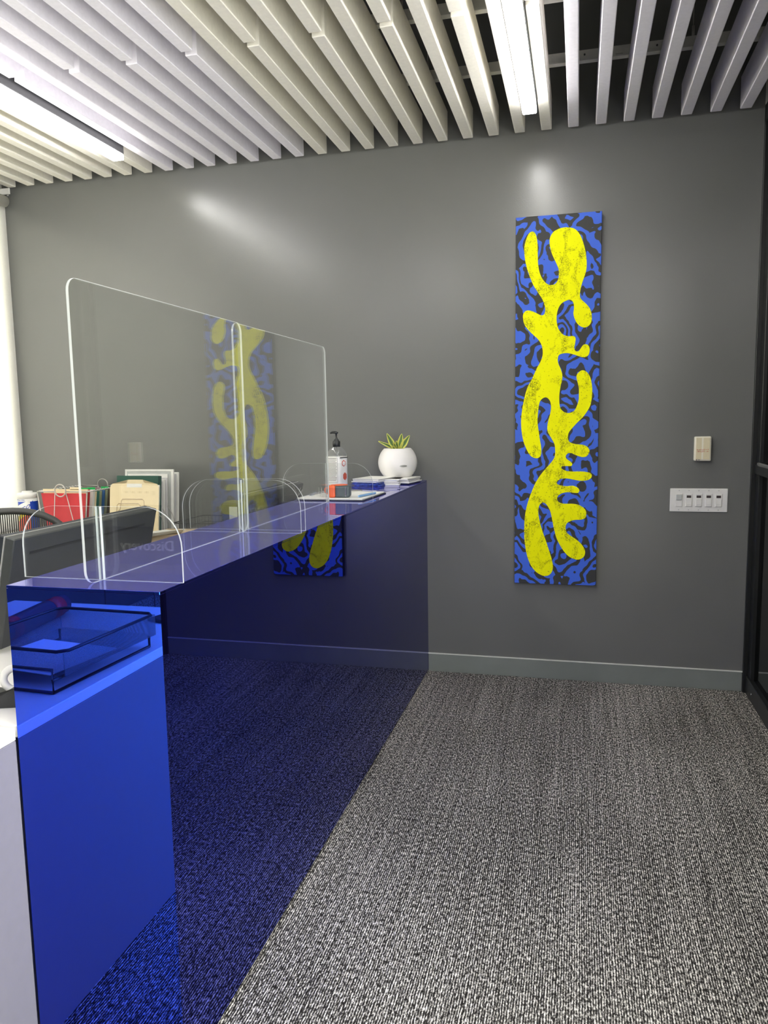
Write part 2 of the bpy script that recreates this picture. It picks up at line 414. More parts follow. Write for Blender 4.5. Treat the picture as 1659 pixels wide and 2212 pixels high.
# ceiling slats on their rails
XS, PT, SW, ZS, SH = -2.4499, .1291, .050, 2.803, .142
meshes = {}
def slat(x_right, y0, y1, mat):
    key = (round(y1-y0, 3), mat)
    if key not in meshes:
        o = B().box(-SW/2, SW/2, 0, y1-y0, 0, SH, .0025).build('slat', M[mat], ceil); meshes[key] = o.data
    else:
        o = bpy.data.objects.new('slat', meshes[key]); COL.objects.link(o); o.parent = ceil
    o.location = (x_right-SW/2, y0, ZS)
for i in range(32):
    mat = 'cool' if (8 <= i <= 14 or i >= 25) else 'warm'
    ys = [-.03, -1.2465, -3.69, -6.13] if i % 2 == 0 else [-.03, -2.47, -4.91, -7.3]
    for a, b in zip(ys, ys[1:]):
        slat(XS+i*PT, b+.03, a, mat)
for y in (-.386, -.93, -2.0, -3.2, -4.4, -5.6):
    b = B().box(XL+.02, XR-.02, y-.012, y+.012, ZS+SH, ZS+SH+.046).box(XL+.02, XR-.02, y-.02, y-.012, ZS+SH, ZS+SH+.006)
    b.build('rail', M['rail'], ceil)
    if y > -1:
        for x in (-2.2, -1.6, -1.0, -.4, .2, .8, 1.1, 1.42): # screw heads and joint plates on the rail face
            B().cyl((x, y-.012, ZS+SH+.026), (x, y-.016, ZS+SH+.026), .004, 8).build('rail_screw', M['housing'], ceil)
        B().box(.93, .96, y-.017, y-.012, ZS+SH+.012, ZS+SH+.038).build('rail_joint', M['rail'], ceil)
        for x in (-1.9, .1, 1.245):
            B().cyl((x, y, ZS+SH+.04), (x, y, ZT), .0015, 6).cyl((x, y, ZS+SH+.04), (x, y, ZS+SH+.09), .006, 8).build('hanger_wire', M['wire'], ceil)

# linear lights hanging in the gaps between slats
def linear_light(x, y0, y1, label):
    t = thing('linear_light', label, 'ceiling light', (x, y1, 2.74), 0, 'linear ceiling lights')
    L = y1-y0
    B().box(-.031, .031, -L, 0, .030, .112, .002).build('housing', M['housing'], t)
    B().box(-.031, .031, -L, 0, 0, .030, .006, 2).build('diffuser', M['led'], t)
    B().box(-.022, .022, -L+.02, -.02, .112, .1135).build('plenum_fill_strip', M['plenum_fill'], t)  # glowing strip added to brighten the plenum above the slats
    for yy in (-.25, -L+.25):
        B().cyl((0, yy, .112), (0, yy, ZT-2.74), .0015, 6).build('suspension_cable', M['wire'], t)
linear_light(-1.508, -2.86, -.42, 'glowing linear ceiling light at the left edge of the photograph')
linear_light(.566, -2.86, -.42, 'glowing linear ceiling light above the tall painting, right of centre')
linear_light(-.478, -5.35, -2.92, 'linear ceiling light over the counter behind the first two')
linear_light(-1.508, -7.2, -4.2, 'added unseen linear ceiling light farthest back on the left')  # this and the next two are unseen, added to brighten the room's rear
linear_light(.566, -7.2, -4.2, 'added unseen linear ceiling light farthest back, right of the counter')
linear_light(1.457, -7.2, -4.6, 'added unseen linear ceiling light farthest back beside the right wall')

# right side: black storefront frame with dark glass
d = struct(B().box(XR, XR+.05, -.022, 0, 0, 2.82, .002).box(XR, XR+.06, -3.2, -3.1, 0, 2.82, .002)
    .box(XR, XR+.06, -3.2, -.0, 2.74, 2.82, .002).build('door_1', M['black']))
B().box(XR+.02, XR+.06, -.095, -.022, .09, 2.74, .002).build('door_stile', M['black'], d)
B().box(XR+.012, XR+.06, -3.1, -.022, 0, .09, .003).build('door_bottom_rail', M['black'], d)
B().box(XR+.012, XR+.06, -3.1, -.022, 1.108, 1.153, .003).build('door_middle_rail', M['black'], d)
B().box(XR+.014, XR+.05, -1.4, -1.3, .09, 2.74, .003).build('door_stile', M['black'], d)
B().box(XR+.036, XR+.042, -3.1, -.095, .09, 1.108).build('door_glass', M['glass'], d)
B().box(XR+.036, XR+.042, -3.1, -.095, 1.153, 2.74).build('door_glass', M['glass'], d)
B().cyl((XR+.012, -.17, .045), (XR+.009, -.17, .045), .006, 12).build('door_screw', M['chrome'], d)
B().tube([(XR+.02, -.27, 1.17), (XR-.02, -.27, 1.17), (XR-.025, -.33, 1.17), (XR-.025, -.9, 1.17), (XR-.02, -.96, 1.17), (XR+.02, -.96, 1.17)], .009, 10).build('door_handle', M['chrome'], d)
struct(B().box(XR+1.3, XR+1.4, -4, .0, 0, 2.82).build('wall_corridor', M['plenum']))

# roller blind on the left wall
t = thing('roller_blind', 'white roller blind hanging at the left wall beside the grey wall', 'window blind', (XL, -.03, 0))
B().cyl((.048, -.01, 2.725), (.048, -2.6, 2.725), .033, 24).build('roll', M['blind'], t)
B().box(.014, .017, -2.6, .026, .78, 2.725).build('fabric', M['blind'], t)
B().box(.008, .024, -2.6, .026, .765, .785, .003).build('bottom_bar', M['white'], t)
b = B().box(.004, .085, -.012, -.002, 2.765, 2.80, .002).box(.004, .01, -.06, -.002, 2.70, 2.80, .001)
b.build('bracket', M['white'], t)
B().cyl((.075, -.013, 2.762), (.075, -.013, 2.752), .006, 8).build('bracket_screw', M['silver'], t)

# ------------------------------------------------------------------ blue mirror counter
CW, CY, CH = .358, -2.744, 1.07
t = thing('reception_counter', 'glossy blue mirrored reception counter running up to the grey wall', 'counter', (0, CY, 0))
L = -CY
B().box(-CW, 0, 0, L-.001, CH-.006, CH, .0006).build('top_panel', M['mirror'], t)
B().box(-.006, 0, .006, L-.001, .008, CH-.0065).build('front_panel', M['mirror'], t)
B().box(-CW, 0, 0, .0055, .008, CH-.0065).build('end_panel', M['mirror'], t)
B().box(-CW, -CW+.006, .006, L-.001, .008, CH-.0065, .0004).build('rear_panel', M['mirror'], t)
B().box(-CW+.01, -.008, .012, L-.003, 0, CH-.008).build('core', M['blackp'], t)

# ------------------------------------------------------------------ white desks
t = thing('white_desk', 'white return desk joining the near end of the blue counter, bottom left', 'desk', (-.360, CY-.001, 0))
B().box(-.86, -.001, -1.02, -.001, .732, .760, .002).build('worktop', M['laminate'], t)
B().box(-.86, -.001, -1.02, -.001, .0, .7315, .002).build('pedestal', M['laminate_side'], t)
t = thing('staff_desk', 'long white staff desk behind the blue counter', 'desk', (-.366, 0, 0))
B().box(-.70, 0, -2.735, -.66, .732, .760, .002).build('worktop', M['laminate'], t)
for y in (-2.70, -.7):
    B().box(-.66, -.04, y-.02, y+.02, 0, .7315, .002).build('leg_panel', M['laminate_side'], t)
t = thing('wall_desk', 'white wall desk holding the file racks against the grey wall', 'desk', (-1.4, -.005, 0))
B().box(-1.165, 1.03, -.65, 0, .732, .760, .002).build('worktop', M['laminate'], t)
for x in (-1.13, .0, 1.0):
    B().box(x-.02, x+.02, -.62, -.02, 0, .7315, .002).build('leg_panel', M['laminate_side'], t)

# ------------------------------------------------------------------ painting
AX0, AX1, AZ0, AZ1, AT = .4769, .8936, .5277, 2.3957, .042
t = thing('painting', 'tall narrow painting of a branching yellow figure on blue and black bands', 'painting', (0, 0, 0))
b = B(); b.mi = 1
b.box(AX0, AX1, -AT, -.004, AZ0, AZ1, .002)
for f in b.bm.faces:
    if f.normal.y < -.7 or f.calc_center_median().y < -AT+.0005: f.material_index = 0
b.build('canvas', [M['canvas'], M['canvas_side']], t)
T5 = [(355,297),(385,325),(403,390),(408,480),(410,560),(414,640),(430,720),(460,785),(505,835),(555,852),(600,838),(632,795),(640,735),(636,680),(610,620),(580,560),(555,500),(540,430),(540,370),(570,310),(620,275),(690,253),(750,252),(800,262),(840,290),(875,340),(900,400),(920,470),(935,550),(940,640),(932,710),(905,790),(880,870),(868,960),(885,1000),(930,1040),(970,1085),(992,1140),(998,1200),(985,1250),(955,1285),(915,1296),(870,1280),(835,1245),(812,1200),(800,1150),(805,1100),(803,1050),(785,1015),(755,1005),(715,1017),(670,1045),(640,1090),(622,1150),(618,1220),(630,1290),(660,1345),(700,1378),(750,1390),(800,1387),(824,1410),(820,1460),(812,1510),(822,1545),(855,1548),(885,1510),(910,1478),(945,1475),(970,1500),(976,1545),(962,1590),(925,1612),(870,1605),(810,1585),(740,1570),(680,1575),(645,1592),(632,1630),(638,1680),(660,1730),(680,1790),(682,1850),(668,1910),(655,1980),(650,2050),(652,2110),(662,2160),(690,2196),(730,2214),(780,2211),(815,2186),(840,2141),(860,2075),(862,2010),(862,1950),(850,1890),(835,1830),(845,1790),(875,1762),(905,1752),(945,1770),(975,1810),(995,1870),(1005,1950),(1003,2030),(995,2090)]
T6 = [(985,20),(955,80),(905,150),(850,205),(800,260),(760,310),(745,360),(755,410),(790,435),(840,445),(900,450),(950,470),(978,510),(970,550),(940,582),(890,585),(830,565),(785,545),(745,548),(722,580),(735,610),(770,635),(793,660),(785,685),(740,688),(690,688),(675,700),(690,725),(740,742),(800,748),(870,745),(940,750),(990,765),(1005,795),(990,825),(950,845),(890,850),(820,840),(760,828),(700,825),(650,840),(626,865),(635,890),(680,905),(740,910),(800,905),(850,925),(872,955),(860,983),(820,985),(760,978),(700,985),(650,1010),(630,1045),(640,1080),(680,1103),(740,1107),(800,1107),(860,1118),(910,1145),(942,1185),(947,1235),(930,1270),(890,1285),(830,1288),(780,1300),(740,1325),(724,1365),(728,1410),(750,1445),(790,1475),(840,1510),(885,1550),(920,1600),(937,1650),(925,1700),(890,1730),(840,1738),(790,1720),(740,1685),(690,1620),(650,1550),(620,1480),(600,1400),(585,1330),(570,1250),(555,1190),(530,1140),(500,1105),(467,1097),(440,1120),(425,1170),(428,1240),(445,1330),(475,1430),(510,1530),(545,1640),(575,1740),(587,1820),(575,1880),(545,1915),(500,1928),(450,1912),(390,1870),(340,1800),(305,1710),(285,1620),(270,1500),(268,1380),(275,1250),(300,1120),(340,1000),(395,870),(460,770),(520,700),(570,640),(600,590),(608,530),(600,450),(570,390),(535,330),(520,280),(528,200),(550,120),(560,40)]
T7 = [(550,2090),(515,2050),(475,2055),(440,2090),(425,2150),(418,2211),(412,2311),(425,2411),(440,2511),(455,2611),(450,2681),(420,2711),(380,2711),(330,2681),(280,2591),(250,2501),(233,2391),(230,2291),(240,2191),(255,2111),(275,2020),(305,1930),(350,1850),(400,1740),(450,1650),(468,1570),(455,1490),(420,1430),(370,1385),(310,1330),(265,1270),(247,1200),(255,1150),(290,1122),(340,1125),(390,1145),(440,1168),(475,1165),(492,1130),(490,1080),(465,1010),(420,940),(365,860),(320,760),(285,660),(262,540),(262,450),(285,370),(315,315)]
raw = T5 + [(x, y+2111) for x, y in T6] + T7
# outline given on a 1307-unit wide sketch of the canvas; its four canvas corners there
def to_canvas(x, y):
    # bilinear inverse: left edge x=165 (slightly 160 low), right edge 1100 -> 1050, top 158..78, bottom 4120..4148
    v = (y-120)/(4135-120)
    xl = 166-6*v; xr = 1101-49*v
    u = (x-xl)/(xr-xl)
    yt = 158-80*u; yb = 4118+30*u
    v = (y-yt)/(yb-yt)
    s = 0.5-0.5*(1-2*v)            # foreshortening is slight along the height
    return (AX0+u*(AX1-AX0), AZ1-s*(AZ1-AZ0))
ctl = [to_canvas(x, y) for x, y in raw]
poly = []
n_ = len(ctl)
for i in range(n_):
    p0, p1, p2, p3 = (Vector(ctl[(i+k-1) % n_]) for k in range(4))
    for q in (0, 1/3, 2/3):
        poly.append(tuple(.5*((2*p1)+(p2-p0)*q+(2*p0-5*p1+4*p2-p3)*q*q+(3*p1-p0-3*p2+p3)*q**3)))
B().prism(poly, lambda u, v, w: (u, -AT-w, v), .0012).build('painted_figure', M['yellow'], t)

# ------------------------------------------------------------------ wall devices
t = thing('switch_plate', 'white five-gang switch plate on the grey wall under the thermostat', 'light switch', (1.3825, 0, .974))
w, h = .270, .118
b = B().box(-w/2, w/2, -.006, 0, -h/2, h/2, .003, 2).build('plate', M['white'], t)
for k in range(5):
    x = (k-2)*.0462
    for s in (-1, 1): B().cyl((x, -.006, s*.0485), (x, -.0075, s*.0485), .0028, 10).build('screw', M['silver'], t)
    sw = B().box(x-.0165, x+.0165, -.0085, -.005, -.033, .033, .0012)
    if k == 0:
        sw = sw.build('motion_sensor', M['white'], t)
        B().box(x-.014, x+.014, -.0125, -.0075, .0, .028, .003, 2).build('sensor_lens', M['grey_lens'], sw)
    else:
        sw = sw.build('timer_switch', M['white'], t)
        B().box(x-.0105, x+.0105, -.0092, -.008, .012, .0245).build('display', M['lcd'], sw)
        B().box(x-.0135, x+.0135, -.0112, -.008, -.031, .006, .0012).build('rocker', M['white'], sw)
        B().box(x-.009, x+.009, -.0118, -.011, -.0215, -.0205).build('rocker_line', M['grey_lens'], sw)
t = thing('thermostat', 'beige wall thermostat with red handwriting above the switch plate', 'thermostat', (1.391, 0, 1.2315))
B().box(-.039, .039, -.028, 0, -.0605, .0605, .006, 3).build('case', M['beige_edge'], t)
B().box(-.032, .032, -.0295, -.027, -.052, .054, .0008).build('cover', M['beige'], t)
B().box(-.006, .002, -.0300, -.029, -.052, .054).build('cover_strip', M['beige_edge'], t)
b = B()
rs = random.Random(3)
for row in (0, 1):
    for k in range(7):
        x = -.026+k*.0078; z = -.004-row*.0095
        pts = [(x+rs.uniform(-.002, .004), -.0300, z+rs.uniform(-.003, .003)) for _ in range(4)]
        b.tube(pts, .0010, 5)
b.build('handwriting', M['red_ink'], t)
B().cyl((-.028, -.0282, -.0545), (-.028, -.0292, -.0545), .0026, 12).box(-.022, -.012, -.0292, -.028, -.0555, -.0535).build('maker_mark', M['dark_ink'], t)

# ------------------------------------------------------------------ acrylic sneeze guards
def round_rect(w, h, r, n=6, corners=(1, 1, 1, 1)):
    """outline from (0,0) to (w,h); corners: bl, br, tr, tl rounded or not"""
    out = []
    for (cx, cy, a0), on in zip(((r, r, PI), (w-r, r, 1.5*PI), (w-r, h-r, 0), (r, h-r, .5*PI)), corners):
        if on:
            for k in range(n+1):
                a = a0+k*PI/2/n; out.append((cx+r*math.cos(a), cy+r*math.sin(a)))
        else:
            out.append({PI: (0, 0), 1.5*PI: (w, 0), 0: (w, h), .5*PI: (0, h)}[a0])
    return out
def guard(label, y0, y1, feet, x, h, corners):
    t = thing('sneeze_guard', label, 'acrylic screen', (x, y0, CH), 0, 'clear acrylic screens along the counter top')
    B().prism(round_rect(y1-y0, h, .028, 6, corners), lambda u, v, w: (w-.003, u, v+.0005), .006, 1).build('panel', [M['clear'], M['edge']], t)
    for fy in feet:
        pl = []
        R_, W_, H_ = .085, .385, .158
        for u, v in round_rect(W_, H_, R_, 10, (0, 0, 1, 1)): pl.append((u-.192, v))
        B().prism(pl, lambda u, v, w: (u-.001, fy-y0+w-.0025, v+.0005), .005, 1).build('foot', [M['clear'], M['edge']], t)
        for s in (-1, 1): B().box(s*.0052-.0007, s*.0052+.0007, fy-y0-.003, fy-y0+.003, .001, H_).build('slot_edge', M['edge'], t)
guard('near clear acrylic screen nearest the blue end panel', -2.716, -1.913, (-2.660, -1.962), -.186, .622, (1, 1, 1, 1))
guard('far clear acrylic screen beside the clipboard and sanitizer', -1.955, -1.108, (-1.905, -1.118), -.1935, .622, (1, 1, 1, 1))

# ------------------------------------------------------------------ things on the counter
# hand sanitizer
t = thing('sanitizer_bottle', 'clear pump bottle of hand sanitizer with black pump and white label', 'bottle', (-.338, -.535, CH), math.radians(-18))
B().lathe([(.030, 0), (.040, .003), (.042, .010), (.042, .168), (.040, .178), (.030, .192), (.018, .204), (.0155, .207), (.0155, .214)], n=32, square=4).build('body', M['bottle'], t)
b = B(); b.mi = 0
b.lathe([(.0426, .020), (.0426, .158)], n=32, square=4, capb=False, capt=False).build('label', M['paper'], t)
b = B()
for k in range(17):
    z = .148-k*.0065
    b.box(-.031, .031-random.random()*.012, -.0438, -.0430, z, z+.0022)
b.build('label_text', M['grey_ink'], t)
b = B()
b.box(-.0345, .0345, -.0437, -.0430, .151, .152).box(-.0345, .0345, -.0437, -.0430, .034, .035).box(-.0345, -.0335, -.0437, -.0430, .034, .152).box(.0335, .0345, -.0437, -.0430, .034, .152)
b.build('label_border', M['grey_ink'], t)
b = B()
b.box(.0430, .0438, -.034, .03, .150, .155)
b.build('label_heading', M['dark_ink'], t)
hexa = [(.016*math.cos(PI/6+k*PI/3), .016*math.sin(PI/6+k*PI/3)) for k in range(6)]
B().prism(hexa, lambda u, v, w: (.0430+w, u-.004, v+.125), .0008).build('label_emblem', M['red_ink'], t)
B().prism([(u*.72, v*.72) for u, v in hexa], lambda u, v, w: (.0438+w, u-.004, v+.125), .0004).build('label_emblem_centre', M['paper'], t)
B().prism(hexa, lambda u, v, w: (.0430+w, u+.004, v*1.2+.062), .0008).build('label_emblem', M['red_ink'], t)
p = B().lathe([(.019, .204), (.019, .230), (.012, .234), (.012, .239), (.0065, .241), (.0065, .246), (.0045, .248), (.0045, .266), (.009, .268), (.010, .276)], n=24)
p.build('pump', M['blackp'], t)
B().tube([(0, 0, .272), (-.02, 0, .275), (-.034, 0, .270)], [.007, .006, .004], 10).build('nozzle', M['blackp'], t)
B().cyl((0, 0, .215), (.004, 0, .02), .004, 8).build('dip_tube', M['bottle'], t)

# clipboard with papers
t = thing('clipboard', 'dark clipboard with white sheets in front of the sanitizer bottle', 'clipboard', (-.195, -.905, CH+.0005), math.radians(-2))
B().box(-.150, .150, -.172, .160, 0, .004, .001).build('board', M['blackp'], t)
B().box(-.146, .144, -.170, .150, .0042, .0095, .0008).build('paper_sheets', M['paper'], t)
B().box(-.04, .04, .135, .158, .0098, .016, .003).build('clip', M['chrome'], t)
tag(B().tube([(-.315, -.990, CH+.0155), (-.318, -.982, CH+.0155), (-.305, -.862, CH+.0155), (-.303, -.848, CH+.0155)], [.0025, .0045, .0045, .003], 10).build('pen', M['pen']), 'grey pen lying on the left of the clipboard', 'pen')
tag(B().tube([(-.088, -1.03, CH+.0155), (-.085, -1.02, CH+.0155), (-.055, -.890, CH+.0155), (-.054, -.885, CH+.0155)], [.0035, .005, .005, .0045], 10).build('pen', M['bluepen']), 'light blue pen lying on the right of the clipboard', 'pen')
# tape measure
t = thing('tape_measure', 'orange and dark grey tape measure standing on the clipboard', 'tape measure', (-.172, -1.02, CH+.0105), math.radians(10))
B().box(-.018, .046, -.030, .034, 0, .050, .010, 3).build('case', M['slate'], t)
B().box(-.046, -.014, -.0305, .0345, -.0003, .052, .010, 3).build('side_shell', M['orange'], t)
B().lathe([(.030, .0502), (.030, .0525), (.026, .0535)], (.004, .002), 28).build('top_disc', M['orange'], t)
B().box(.026, .032, -.0325, -.029, .006, .044, .001).build('belt_clip', M['chrome'], t)
B().tube([(-.044, -.02, .040), (-.056, -.02, .041), (-.060, -.02, .034), (-.058, -.02, .024), (-.052, -.02, .018), (-.044, -.02, .018)], .004, 8).build('hand_strap', M['orange'], t)
B().box(-.055, -.048, -.024, -.016, .020, .032, .001).build('tape_hook', M['blackp'], t)

# brochures
def brochure(x, y, z, rz, w, d_, th, cov, lab):
    t = thing('brochure', lab, 'brochure', (x, y, z), math.radians(rz), 'brochures fanned out before the planter')
    B().box(-w/2, w/2, -d_/2, d_/2, 0, th*.86, .0006).build('pages', M[cov if random.random() < .45 else ('paper' if random.random() < .7 else 'paper2')], t)
    B().box(-w/2, w/2, -d_/2, d_/2, th*.861, th, .0003).build('cover', M[cov], t)
spots = [(-.215, -.285, 'cover', 'left brochure pile near the clipboard', 6, 0),
         (-.140, -.240, 'cover', 'middle brochure pile before the planter', 5, 7),
         (-.072, -.185, 'navy', 'right brochure pile at the wall corner', 5, -6)]
for gi, (x, y, cov, where, cnt, rz) in enumerate(spots):
    z = CH+.0005
    nm = ['bottom', 'second from the bottom', 'third from the bottom', 'fourth from the bottom', 'fifth from the bottom', 'sixth from the bottom']
    for k in range(cnt):
        th = .0056
        c_ = 'paper' if k == cnt-1 or random.random() < .5 else cov
        posn = 'topmost brochure' if k == cnt-1 else nm[k]+' brochure'
        brochure(x+random.uniform(-.006, .006), y+random.uniform(-.008, .008), z, rz+random.uniform(-5, 5)+(-14 if gi == 0 else 0), .098 if gi else .15, .19, th, c_, posn+' in the '+where)
        z += th+.0003
# planter
PX, PY = -.131, -.128
t = thing('planter', 'white ribbed round planter at the wall end of the counter', 'planter', (PX, PY, CH))
zc, R_ = .103, .1035
prof = []
for k in range(33):
    z = .006+k/32*(.176-.006)
    r = math.sqrt(max(0, R_*R_-(z-zc-.0)**2))
    prof.append((r if z > .02 else r*.99, z)); prof.append((r-.0007, z+.0024))
prof = [(.060, .0)]+prof+[(.069, .179), (.064, .179), (.060, .165), (.0, .163)]
B().lathe(prof, n=48, capt=False).build('pot', M['pot'], t)
B().lathe([(.061, .160), (.061, .169), (.03, .172), (.001, .173)], n=24).build('soil', M['soil'], t)
ang = math.radians(-60)
ex, ey = math.cos(ang)*R_*.99, math.sin(ang)*R_*.99
bl = B(); r0 = Matrix.Rotation(ang, 3, 'Z')
ell = [(.020*math.cos(a*PI/12), .0055*math.sin(a*PI/12)) for a in range(24)]
bl.prism(ell, lambda u, v, w: tuple(r0 @ Vector((math.sqrt(R_*R_-u*u-(v-.013)**2)+w-.001, u, v+.09))), .0025)
bl.build('oval_badge', M['silver'], t)
pl_ = thing('snake_plant', 'small yellow-edged snake plant growing in the white planter', 'plant', (PX, PY, CH+.170))
def leaf(az, tilt, ln, wd, base_r, tw=0):
    bm = bmesh.new(); uvl = bm.loops.layers.uv.new('UVMap'); rows = []
    A = Matrix.Rotation(az, 3, 'Z'); Tm = Matrix.Rotation(tilt, 3, 'Y'); Tw = Matrix.Rotation(tw, 3, 'Z')
    for i in range(13):
        s = i/12; wdt = wd*(.45+.55*math.sin(min(1, s*1.6)*PI/2))*(1-max(0, s-.45)/.55)**.75 if s < 1 else .0003
        row = []
        for j in range(7):
            q = (j-3)/3
            p = Vector((-.20*wd*(1-q*q)+.008*s*s, q*wdt/2, s*ln)); p = A @ (Tm @ (Tw @ p) + Vector((base_r, 0, 0)))
            row.append((bm.verts.new(p), (j/6, s)))
        rows.append(row)
    for a, b in zip(rows, rows[1:]):
        for j in range(6):
            q = (a[j], a[j+1], b[j+1], b[j]); f = bm.faces.new([e[0] for e in q]); f.smooth = True
            for lp, e in zip(f.loops, q): lp[uvl].uv = e[1]
    me = bpy.data.meshes.new('leaf'); bm.to_mesh(me); bm.free(); me.materials.append(M['leaf'])
    o = bpy.data.objects.new('leaf', me); COL.objects.link(o); o.parent = pl_
    md = o.modifiers.new('thick', 'SOLIDIFY'); md.thickness = .002
for az, tl, ln, wd, br, tw in ((200, 62, .108, .022, .004, 60), (215, 28, .100, .032, .012, 75), (275, 22, .055, .022, .008, 0),
                               (-25, 14, .088, .034, .010, -60), (-15, 38, .098, .034, .014, -75), (100, 18, .050, .022, .012, 20), (250, 30, .05, .02, .01, 0)):
    leaf(math.radians(az), math.radians(tl), ln, wd, br, math.radians(tw))

# twiggy wire pick and small device behind the screens
t = thing('wire_pick', 'tiny sprig of stiff wires in a clear holder beside the clipboard', 'ornament', (-.335, -1.09, CH))
B().lathe([(.012, 0), (.012, .004), (.004, .008), (.003, .03)], n=16).build('holder', M['bottle'], t)
for dx, dz in ((-.022, .068), (-.014, .060), (.016, .056), (.024, .048), (.020, .040)):
    B().tube([(0, 0, .02), (dx*.3, 0, dz*.6), (dx, 0, dz)], .0008, 5).build('wire', M['wire'], t)

# ------------------------------------------------------------------ monitors seen from behind
def monitor(name, label, x_top, y0, y1, z_top, tilt, hgt=.325):
    t = thing(name, label, 'monitor', (x_top, (y0+y1)/2, .7605))
    w = y1-y0; zt = z_top-.7605; Tm = Matrix.Rotation(math.radians(tilt), 3, 'Y')
    def tm(x, y, z): return tuple(Tm @ Vector((x, y, z)) + Vector((0, 0, zt)))
    def part(nm, mat, boxes, bev=.003):
        b = B()
        for q in boxes:
            b.box(*q, bev)
        for v in b.bm.verts: v.co = Vector(tm(*v.co))
        return b.build(nm, mat, t)
    part('shell', M['monitor'], [(-.030, 0, -w/2, w/2, -hgt, 0)])
    part('bezel', M['monitor_side'], [(-.052, -.034, -w/2, w/2, -hgt, 0)])
    part('trim', M['silver'], [(-.034, -.030, -w/2-.001, w/2+.001, -hgt, .001)], .0005)
    part('vent_slot', M['black'], [(-.001, .0012, -w/2+.07, w/2-.07, -.054, -.046)], .0)
    part('screen', M['lcd'], [(-.0535, -.052, -w/2+.01, w/2-.01, -hgt+.01, -.01)], 0)
    zb = Tm @ Vector((-.02, 0, -hgt)); zc_ = zt+zb.z
    B().box(zb.x-.10, zb.x-.075, -.03, .03, .012, zc_+.12, .004).build('stand_neck', M['blackp'], t)
    B().box(zb.x-.10, zb.x-.05, -.035, .035, zc_+.08, zc_+.13, .003).build('stand_mount', M['blackp'], t)
    B().box(zb.x-.19, zb.x+.0, -.11, .11, 0, .012, .003).build('stand_base', M['blackp'], t)
monitor('computer_monitor', 'near black computer monitor seen from behind, left of the counter', -.700, -2.310, -1.575, 1.090, 13)
monitor('computer_monitor', 'far black computer monitor seen from behind through the clear screens', -.560, -1.075, -.405, 1.086, 13)
t = thing('desk_phone', 'dark desk phone with lit display at the far monitor', 'phone', (-.56, -1.21, .7605), math.radians(0))
B().box(-.05, .03, -.035, .045, 0, .315, .008, 2).build('body', M['monitor_side'], t)
B().box(-.012, .024, -.0365, -.034, .23, .30, .001).build('display', M['grey_lens'], t)
B().box(-.02, .026, -.037, -.034, .175, .19, .001).build('label_strip', M['paper'], t)

# ------------------------------------------------------------------ office chair
t = thing('office_chair', 'black mesh-backed office chair behind the near monitor', 'chair', (-1.33, -1.62, 0), math.radians(-48))
# local +x is the way the chair faces; back stands at x = -.0
def bp(u, v):            # point of the back: u across -1..1, v up 0..1
    wd = .150+.115*math.sin(min(1, v*1.15)*PI/2)
    y = u*wd; z = .58+v*.485-.045*u*u*v
    x = -.02-.10*v+.05*u*u-.03*math.sin(v*PI)
    return (x, y, z)
fr = []
for k in range(48):
    a = 2*PI*k/48; ca, sa = math.cos(a), math.sin(a)
    q = (abs(ca)**3.2+abs(sa)**3.2)**(-1/3.2)
    fr.append(bp(ca*q, .5+.5*sa*q))
B().tube(fr, .014, 8, True).build('back_frame', M['frame'], t)
bm = bmesh.new(); g = []
for i in range(21):
    row = []
    for j in range(21):
        u, v = (j-10)/10, (i-10)/10
        # squircle map
        rr = max(abs(u), abs(v)); 
        if rr > 0:
            l_ = math.hypot(u, v); a = math.atan2(v, u); q = (abs(math.cos(a))**3.2+abs(math.sin(a))**3.2)**(-1/3.2)
            U, V = rr*q*math.cos(a), rr*q*math.sin(a)
        else: U = V = 0
        row.append(bm.verts.new(bp(U*.99, .5+.5*V*.99)))
    g.append(row)
for i in range(20):
    for j in range(20):
        f = bm.faces.new((g[i][j], g[i][j+1], g[i+1][j+1], g[i+1][j])); f.smooth = True
me = bpy.data.meshes.new('back_mesh'); bm.to_mesh(me); bm.free(); me.materials.append(M['chair_mesh'])
o = bpy.data.objects.new('back_mesh', me); COL.objects.link(o); o.parent = t
md = o.modifiers.new('thick', 'SOLIDIFY'); md.thickness = .0015
B().box(-.10, -.07, -.05, .05, .50, .98, .012, 2).build('spine', M['frame'], t)
B().box(.0, .46, -.24, .24, .455, .50, .02, 3).build('seat', M['frame'], t)
B().cyl((.22, 0, .10), (.22, 0, .46), .03, 16).build('column', M['blackp'], t)
for s in (-1, 1):
    B().tube([(.14, s*.24, .46), (.13, s*.29, .56), (.12, s*.29, .66)], .016, 8).build('arm_post', M['frame'], t)
    B().box(.02, .27, s*.29-.04, s*.29+.04, .66, .69, .012, 3).build('arm_pad', M['frame'], t)
for k in range(5):
    a = 2*PI*k/5+.3; c, s = math.cos(a), math.sin(a)
    bs = B().tube([(.22+c*.03, s*.03, .12), (.22+c*.30, s*.30, .075)], [.022, .014], 8).build('base_arm', M['blackp'], t)
    B().cyl((.22+c*.30-s*.02, s*.30+c*.02, .028), (.22+c*.30+s*.02, s*.30-c*.02, .028), .028, 14).build('caster', M['blackp'], bs)

# ------------------------------------------------------------------ tape dispenser on the staff desk
t = thing('tape_dispenser', 'black tape dispenser with a white roll at the left end of the counter', 'tape dispenser', (-.455, -2.62, .7605), math.radians(200))
poly_ = [(-.075, 0), (.075, 0), (.08, .02), (.055, .03), (.03, .028), (0, .045), (-.03, .028), (-.05, .035), (-.078, .068), (-.085, .062)]
B().prism(poly_, lambda u, v, w: (u, w-.03, v), .06).build('base', M['blackp'], t)
ring = [(.005+.026*math.cos(a*PI/12), 0, .058+.026*math.sin(a*PI/12)) for a in range(24)]
B().tube(ring, .009, 8, True).build('tape_roll', M['white'], t)

